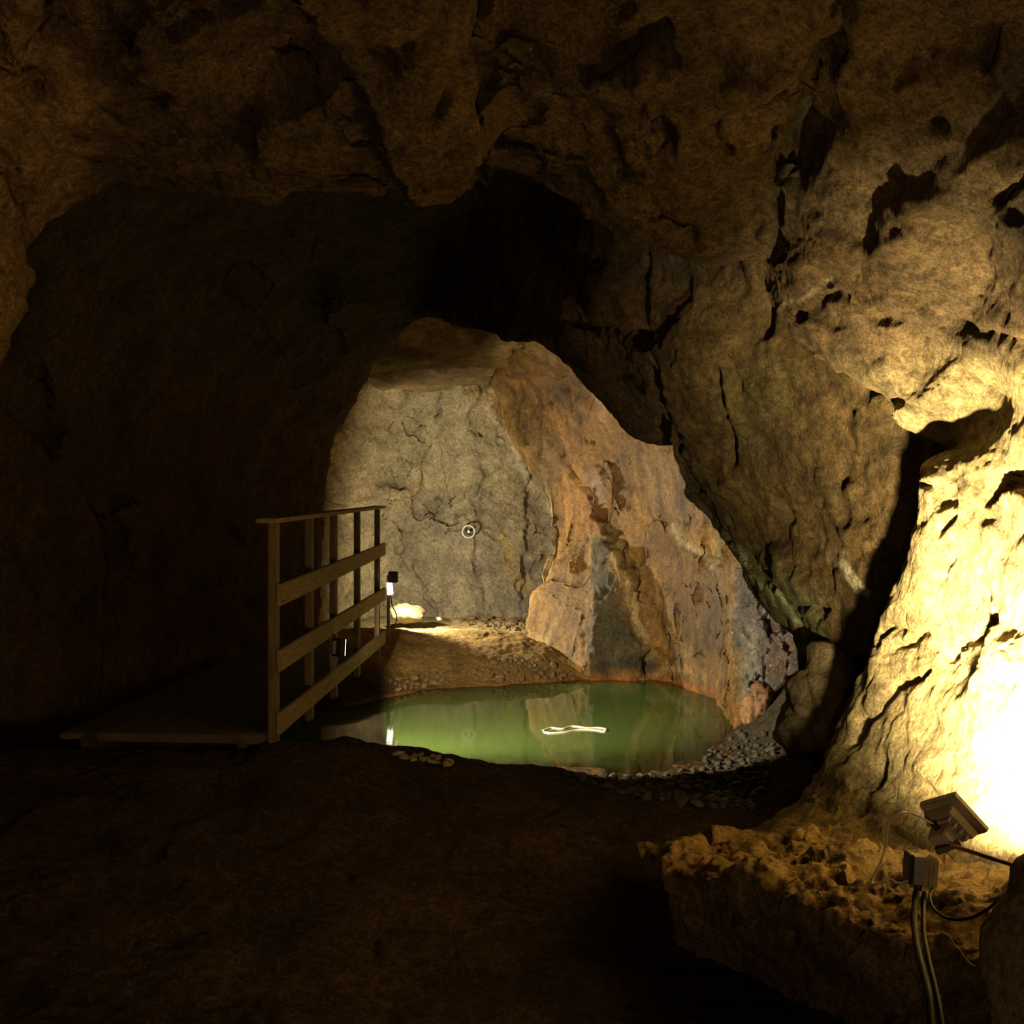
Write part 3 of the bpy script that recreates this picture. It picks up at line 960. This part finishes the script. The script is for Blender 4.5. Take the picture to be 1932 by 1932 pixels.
bm = bmesh.new()
quadbox(bm, (.116, .108), (.140, .130), -.022, -.008)
quadbox(bm, (.140, .130), (.142, .132), -.008, .010)
rim = link('rim', bm, M_METAL, fl_)
bm = bmesh.new()
quadbox(bm, (.098, .090), (.114, .106), -.050, -.022)
hs = link('housing', bm, M_METAL, fl_)
for k_ in (-.036, -.012, .012, .036):
    bm = bmesh.new()
    quadbox(bm, (.008, .080), (.008, .094), -.066, -.03, off=(k_, 0), bev=.001)
    link('cooling_fin', bm, M_METAL, hs)
bm = bmesh.new()
quadbox(bm, (.052, .060), (.060, .068), -.100, -.050, off=(.004, .008))
tb = link('terminal_box', bm, M_METAL, fl_)
bm = bmesh.new()
g0 = eL * -.022 + nL * -.07 + wL * .008
cyl(bm, g0 + eL * .004, g0 + eL * -.022, .010)
link('cable_gland', bm, M_METALD, tb)
bm = bmesh.new()
quadbox(bm, (.128, .118), (.128, .118), .0095, .0125, bev=0)
link('lamp_glass', bm, M_GLASS_ON, rim)
# yoke and the rod that carries it from the rock on the right
bm = bmesh.new()
ya, yb = Vector(pt(1766, 1606, 3.06)) - c0, Vector(pt(1812, 1588, 3.04)) - c0
beam(bm, ya, yb, .035, .016, bev=.002)
link('bracket', bm, M_METALD, fl_)
bm = bmesh.new()
cyl(bm, Vector(pt(1792, 1594, 3.03)) - c0, Vector(pt(1930, 1638, 2.95)) - c0, .006)
link('mounting_rod', bm, M_RUST, fl_)

# ------------------------------------------------------------------ connector box under the lamp and the cables
jb = empty('junction_box', pt(1736, 1665, 3.0))
tag(jb, 'grey junction box with two halves hanging under the front floodlight', 'junction box')
j0 = Vector(jb.location)
bm = bmesh.new()
beam(bm, (-.010, 0, 0), (-.006, .0, .075), .046, .05, up=(0, 1, 0), bev=.006)
link('box', bm, M_PLASTIC, jb)
bm = bmesh.new()
beam(bm, (-.033, .004, .0), (-.028, .004, .082), .012, .055, up=(0, 1, 0), bev=.003)
link('cover', bm, M_METALD, jb)
bm = bmesh.new()
beam(bm, (.029, .0, -.012), (.035, .0, .072), .022, .045, up=(0, 1, 0), bev=.006)
link('connector', bm, M_METAL, jb)
bm = bmesh.new()
cyl(bm, (-.006, 0, -.02), (-.006, 0, .004), .011)
link('cable_gland', bm, M_METALD, jb)

t = tube('white_cable', [c0 + g0 + eL * -.020, pt(1722, 1536, 3.1), pt(1700, 1534, 3.06), pt(1678, 1552, 3.08), pt(1672, 1590, 3.1), pt(1662, 1625, 3.1), pt(1648, 1656, 3.08), pt(1646, 1668, 3.05), pt(1662, 1664, 3.0), pt(1680, 1658, 2.98), pt(1696, 1666, 2.97), pt(1722, 1658, 2.99)], .0028, M_WHITE)
tag(t, 'thin white flex looping from the front floodlight down to the junction box', 'cable')
t = tube('black_cable', [pt(1728, 1684, 2.98), pt(1726, 1705, 2.93), pt(1725, 1745, 2.8), pt(1733, 1800, 2.62), pt(1745, 1845, 2.5), pt(1754, 1890, 2.4), pt(1758, 1960, 2.3)], .0085, M_RUBBER)
tag(t, 'thick black cable dropping from the junction box, the left of the pair', 'cable')
t = tube('black_cable', [pt(1744, 1684, 2.97), pt(1742, 1710, 2.92), pt(1743, 1760, 2.76), pt(1753, 1815, 2.58), pt(1765, 1865, 2.46), pt(1774, 1910, 2.37), pt(1780, 1975, 2.28)], .006, M_RUBBER)
tag(t, 'thinner black cable dropping from the junction box, the right of the pair', 'cable')
t = tube('black_cable', [pt(1760, 1676, 2.99), pt(1754, 1692, 2.93), pt(1762, 1715, 2.84), pt(1790, 1733, 2.72), pt(1830, 1732, 2.6), pt(1868, 1712, 2.5), pt(1890, 1690, 2.42)], .0038, M_RUBBER)
tag(t, 'thin black cable curving from the junction box to the dark corner boulder', 'cable')


# ------------------------------------------------------------------ rocks
def rock_mesh(name, size, mat, sub=3, seed=0, rough=.25, flat=False):
    bm = bmesh.new()
    bmesh.ops.create_icosphere(bm, subdivisions=sub, radius=1)
    V = np.array([v.co[:] for v in bm.verts])
    q = V * .9 + seed * 7.13
    r = 1 + rough * facets(q) + rough * .5 * fbm(q * 1.6, 3)
    if sub >= 4:
        r += .04 * facets(q * 4) + .025 * fbm(q * 6, 4)
    V = V * r[:, None] * np.array(size)
    for v, c_ in zip(bm.verts, V):
        v.co = c_
    me = bpy.data.meshes.new(name)
    bm.to_mesh(me)
    bm.free()
    me.materials.append(mat)
    if not flat:
        for p in me.polygons:
            p.use_smooth = True
    return me


def rock(name, size, loc, mat, label, cat, seed, rot=(0, 0, 0), sub=5, rough=.25, group=None):
    o = bpy.data.objects.new(name, rock_mesh(name, size, mat, sub, seed, rough))
    o.location = loc
    o.rotation_euler = rot
    COL.objects.link(o)
    return tag(o, label, cat, group)


M_BOULDER = rock_mat('dark_boulder_rock', base=(.30, .23, .12), rough=(.65, .95), bump=.6)
rock('boulder', (.27, .32, .27), pt(1575, 1340, 5.7), M_BOULDER, 'large dark boulder at the foot of the slanted slab, right of the pool', 'boulder', 3, (.2, .5, .4), rough=.5)
rock('boulder', (.125, .15, .2), pt(1985, 1800, 2.25), M_BOULDER, 'dark rounded boulder in the bottom right corner', 'boulder', 5, (.1, .2, .3))
rock('boulder', (.21, .18, .11), pt(768, 1157, 13.0), M_YELLOWSTONE, 'pale flat-topped boulder beside the far lamp', 'boulder', 8, (0, .1, .2))
rock('stone', (.035, .03, .022), pt(828, 1168, 13.4), M_PALESTONE, 'small white stone on the lit floor right of the pale boulder', 'stone', 2, sub=3)
rock('stone', (.16, .13, .17), pt(1432, 1335, 8.35), rock_mat('wet_orange_stone', base=(.38, .22, .11), rough=(.3, .7), bump=.5, spec=.5), 'orange wet stone at the right corner of the pool', 'stone', 12, (.2, .3, .8), sub=5)

# ledge of rock under the lamp
Lg = [
    [(1200, 1600, 4.5), (1400, 1585, 4.4), (1570, 1570, 4.2), (1720, 1600, 3.8), (1850, 1630, 3.5), (1990, 1650, 3.3)],
    [(1225, 1602, 4.2), (1400, 1590, 4.1), (1560, 1592, 3.85), (1700, 1630, 3.5), (1830, 1670, 3.2), (1990, 1690, 3.05)],
    [(1246, 1622, 3.95), (1400, 1615, 3.75), (1545, 1645, 3.5), (1680, 1695, 3.2), (1800, 1730, 2.95), (1990, 1760, 2.8)],
    [(1252, 1648, 3.8), (1390, 1662, 3.5), (1540, 1712, 3.2), (1650, 1762, 2.95), (1735, 1797, 2.8), (1990, 1840, 2.6)],
    [(1262, 1690, 3.85), (1405, 1730, 3.55), (1560, 1800, 3.25), (1665, 1850, 3.0), (1760, 1880, 2.85), (1990, 1920, 2.65)],
    [(1262, 1800, 3.95), (1405, 1860, 3.7), (1560, 1950, 3.4), (1665, 2020, 3.2), (1760, 2080, 3.0), (1990, 2150, 2.8)],
]
P = crom(np.array([[pt(*q) for q in r] for r in Lg]), [16, 40, 50, 44, 24])
P = np.swapaxes(crom(np.swapaxes(P, 0, 1), [50, 60, 60, 50, 50]), 0, 1)
N = grid_normals(P, (.4, 2.0, 1.8))
P = displace(P, N, [('facet', (4, 4, 4), .055), ('facet', (11, 11, 11), .018), ('fbm', (5, 5, 5), .03), ('fbm', (16, 16, 16), .010)])
tints = paint(P, (.42, .29, .12), [('area', [(1200, 1700), (1600, 1800), (1750, 1900), (1990, 1900), (1990, 2200), (1200, 2200)], 100, (.27, .19, .10), .8)])
structure(grid_mesh('trim_1', P, M_FRONT, tints))

# pebbles: shore on the right, stones on the bank, gravel spit, rubble below the end wall
PEB = {}


def scatter(name, mat, n, fn, size, label, cat, group, sink=.35, squash=.65):
    base = [rock_mesh(name, (1, .85, squash), mat, 2, 40 + i + len(PEB), .3, True) for i in range(6)]
    PEB[name + group] = 1
    done = tries = 0
    spots = []
    while done < n and tries < n * 60:
        r = fn()
        if r is None:
            continue
        x, y = r
        tries += 1
        s = random.uniform(*size) * random.choice((.7, 1, 1, 1.3))
        if any((x - a) ** 2 + (y - b_) ** 2 < (.98 * (s + t_)) ** 2 for a, b_, t_ in spots):
            continue
        spots.append((x, y, s))
        z = float(ground(x, y)[0])
        o = bpy.data.objects.new(name, base[done % 6])
        o.location = (x, y, z + s * squash * (1 - 2 * sink) * .6)
        o.scale = (s, s * random.uniform(.8, 1.1), s * random.uniform(.8, 1.1))
        o.rotation_euler = (random.uniform(-.5, .5), random.uniform(-.5, .5), random.uniform(0, 6.3))
        COL.objects.link(o)
        tag(o, label, cat, group)
        done += 1


def poly_pick(poly, near=None):
    xs = [p[0] for p in poly]
    ys = [p[1] for p in poly]

    def fn():
        px, py = random.uniform(min(xs), max(xs)), random.uniform(min(ys), max(ys))
        if not inside(np.array([px]), np.array([py]), poly)[0]:
            return None
        # march along the line of sight to the ground
        d = np.linspace(4.5, 15.0, 400)
        X, Z = (px - CX) / F * d, EYE - (py - HY) / F * d
        hit = np.nonzero(Z < ground(X, d))[0]
        if not len(hit):
            return None
        d = d[hit[0]]
        return (px - CX) / F * d, d
    return fn


scatter('pebble', M_STONE, 250, poly_pick([(1060, 1462), (1150, 1462), (1260, 1462), (1320, 1445), (1350, 1408), (1395, 1385), (1450, 1385), (1470, 1420), (1420, 1530), (1300, 1525), (1150, 1495)]), (.014, .038),
        'dark wet pebble in the gravel on the right shore of the pool', 'pebble', 'pebbles on the right shore of the pool')
scatter('bank_stone', M_BROWNSTONE, 70, poly_pick([(900, 1255), (1000, 1240), (1075, 1270), (1060, 1285), (930, 1285), (870, 1275)]), (.018, .042),
        'brown stone on the earth bank behind the pool', 'stone', 'stones on the bank behind the pool')
scatter('bank_stone', M_BROWNSTONE, 40, poly_pick([(735, 1285), (830, 1270), (845, 1290), (740, 1306)]), (.018, .045),
        'brown stone at the left end of the far shore', 'stone', 'stones at the left end of the far shore')
scatter('shore_pebble', M_PALESTONE, 40, poly_pick([(745, 1424), (800, 1426), (862, 1442), (840, 1446), (760, 1434)]), (.018, .04),
        'pale pebble at the near edge of the pool', 'pebble', 'pale pebbles at the near edge of the pool')
scatter('rubble_stone', M_BROWNSTONE, 60, poly_pick([(850, 1168), (1000, 1162), (1005, 1195), (930, 1186), (860, 1178)]), (.025, .07),
        'broken stone heaped at the foot of the grey end wall', 'stone', 'rubble at the foot of the end wall')

# ------------------------------------------------------------------ far lamp, its cable, rock bolt
fl0 = pt(741, 1095, 12.3)
fp = empty('far_floodlight', Vector(pt(738, 1122, 12.3)))
tag(fp, 'small dark floodlight glowing white behind the far end of the railing', 'floodlight')
q0 = Vector(fp.location)
bm = bmesh.new()
beam(bm, Vector(pt(742, 1099, 12.25)) - q0, Vector(pt(742, 1078, 12.25)) - q0, .105, .10, up=(0, 1, 0), bev=.008)
link('hood', bm, M_METALD, fp)
bm = bmesh.new()
beam(bm, Vector(pt(736.5, 1122, 12.3)) - q0, Vector(pt(734.5, 1099, 12.3)) - q0, .062, .03, up=(0, 1, 0), bev=.004)
link('lamp_glass', bm, M_GLASS_FAR, fp)
bm = bmesh.new()
beam(bm, Vector(pt(733, 1185, 12.36)) - q0, Vector(pt(733, 1085, 12.36)) - q0, .035, .03, up=(0, 1, 0), bev=.003)
link('stand', bm, M_METALD, fp)
t = tube('lamp_cable', [pt(737, 1122, 12.25), pt(740, 1142, 12.2), pt(748, 1160, 12.15), pt(747, 1175, 12.1), pt(735, 1184, 12.05), pt(729, 1186, 12.05)], .006, M_RUBBER)
tag(t, 'dark cable hanging from the far lamp to the lit floor', 'cable')

rb = empty('rock_bolt', pt(884, 1003, 14.86))
tag(rb, 'pale round rock bolt plate with a ring on the grey end wall', 'rock bolt')
bm = bmesh.new()
R1, R2, ns = .082, .014, 40
vs = [[bm.verts.new(((R1 + R2 * math.cos(b_)) * math.cos(a), R2 * math.sin(b_), (R1 + R2 * math.cos(b_)) * math.sin(a))) for b_ in np.linspace(0, 2 * math.pi, 10, endpoint=False)] for a in np.linspace(0, 2 * math.pi, ns, endpoint=False)]
for i in range(ns):
    for j in range(10):
        bm.faces.new((vs[i][j], vs[i][(j + 1) % 10], vs[(i + 1) % ns][(j + 1) % 10], vs[(i + 1) % ns][j]))
link('ring', bm, M_STEEL, rb, True)
bm = bmesh.new()
cyl(bm, (0, -.02, 0), (0, .25, 0), .02, 6)
link('bolt', bm, M_STEEL, rb)

# pale thread floating on the water
fpts = [(1024, 1379), (1040, 1374), (1060, 1376), (1080, 1371), (1105, 1374), (1130, 1374), (1143, 1377), (1140, 1381), (1118, 1378), (1090, 1378), (1066, 1382), (1040, 1384), (1026, 1382)]
bm = bmesh.new()
t = tube('floating_string', [np.array([(px - CX) / F * (1.9 * F / (py - HY)), 1.9 * F / (py - HY), WZ + .003]) for px, py in fpts], .008, M_WHITE)
tag(t, 'pale loop of string floating in the middle of the green pool', 'string')


# ------------------------------------------------------------------ light
def spot(name, loc, aim, energy, colr, angle, blend, size):
    l = bpy.data.lights.new(name, 'SPOT')
    l.energy, l.color, l.spot_size, l.spot_blend, l.shadow_soft_size = energy, colr, math.radians(angle), blend, size
    o = bpy.data.objects.new(name, l)
    o.location = loc
    o.rotation_euler = Vector(aim).to_track_quat('-Z', 'Y').to_euler()
    COL.objects.link(o)
    return o


spot('front_lamp_light', c0 + nL * .03, (.69, .56, .42), 1400, (1.0, .80, .44), 121, 1.0, .04)
spot('far_lamp_light', Vector(pt(743, 1107.5, 12.27)), (.80, .60, -.1), 400, (1.0, .86, .60), 168, .25, .02)
spot('railing_added_light', sb.location + SA * .035, SA, 850, (1.0, .80, .50), 95, .15, .03)  # added in the railing box to light the pool and ochre wall
# unseen fill light added behind the camera to lift the roof and left wall
l = bpy.data.lights.new('rear_fill_light', 'AREA')
l.energy, l.color, l.size = 27, (1.0, .66, .34), .4
o = bpy.data.objects.new('rear_fill_light', l)
o.location = (-.3, -1.0, .7)
o.rotation_euler = Vector((-.42, .6, .62)).to_track_quat('-Z', 'Y').to_euler()
COL.objects.link(o)

w = bpy.data.worlds.new('dark')
scn.world = w
w.use_nodes = True
w.node_tree.nodes['Background'].inputs['Color'].default_value = (0, 0, 0, 1)
w.node_tree.nodes['Background'].inputs['Strength'].default_value = 0

# ------------------------------------------------------------------ camera
cam = bpy.data.cameras.new('camera')
cam.sensor_width = 36
cam.lens = F / 1932 * 36
cam.shift_y = -(966 - HY) / 1932
cam.clip_start = .02
co = bpy.data.objects.new('camera', cam)
co.location = (0, 0, EYE)
co.rotation_euler = (math.pi / 2, 0, 0)
COL.objects.link(co)
scn.camera = co

scn.view_settings.view_transform = 'Standard'
scn.view_settings.look = 'None'
scn.view_settings.exposure = 0
scn.view_settings.gamma = 1
scn.view_settings.use_curve_mapping = False
scn.cycles.use_denoising = True
scn.cycles.max_bounces = 8
scn.cycles.diffuse_bounces = 5
scn.cycles.caustics_reflective = False
scn.cycles.caustics_refractive = False
scn.cycles.sample_clamp_indirect = 4
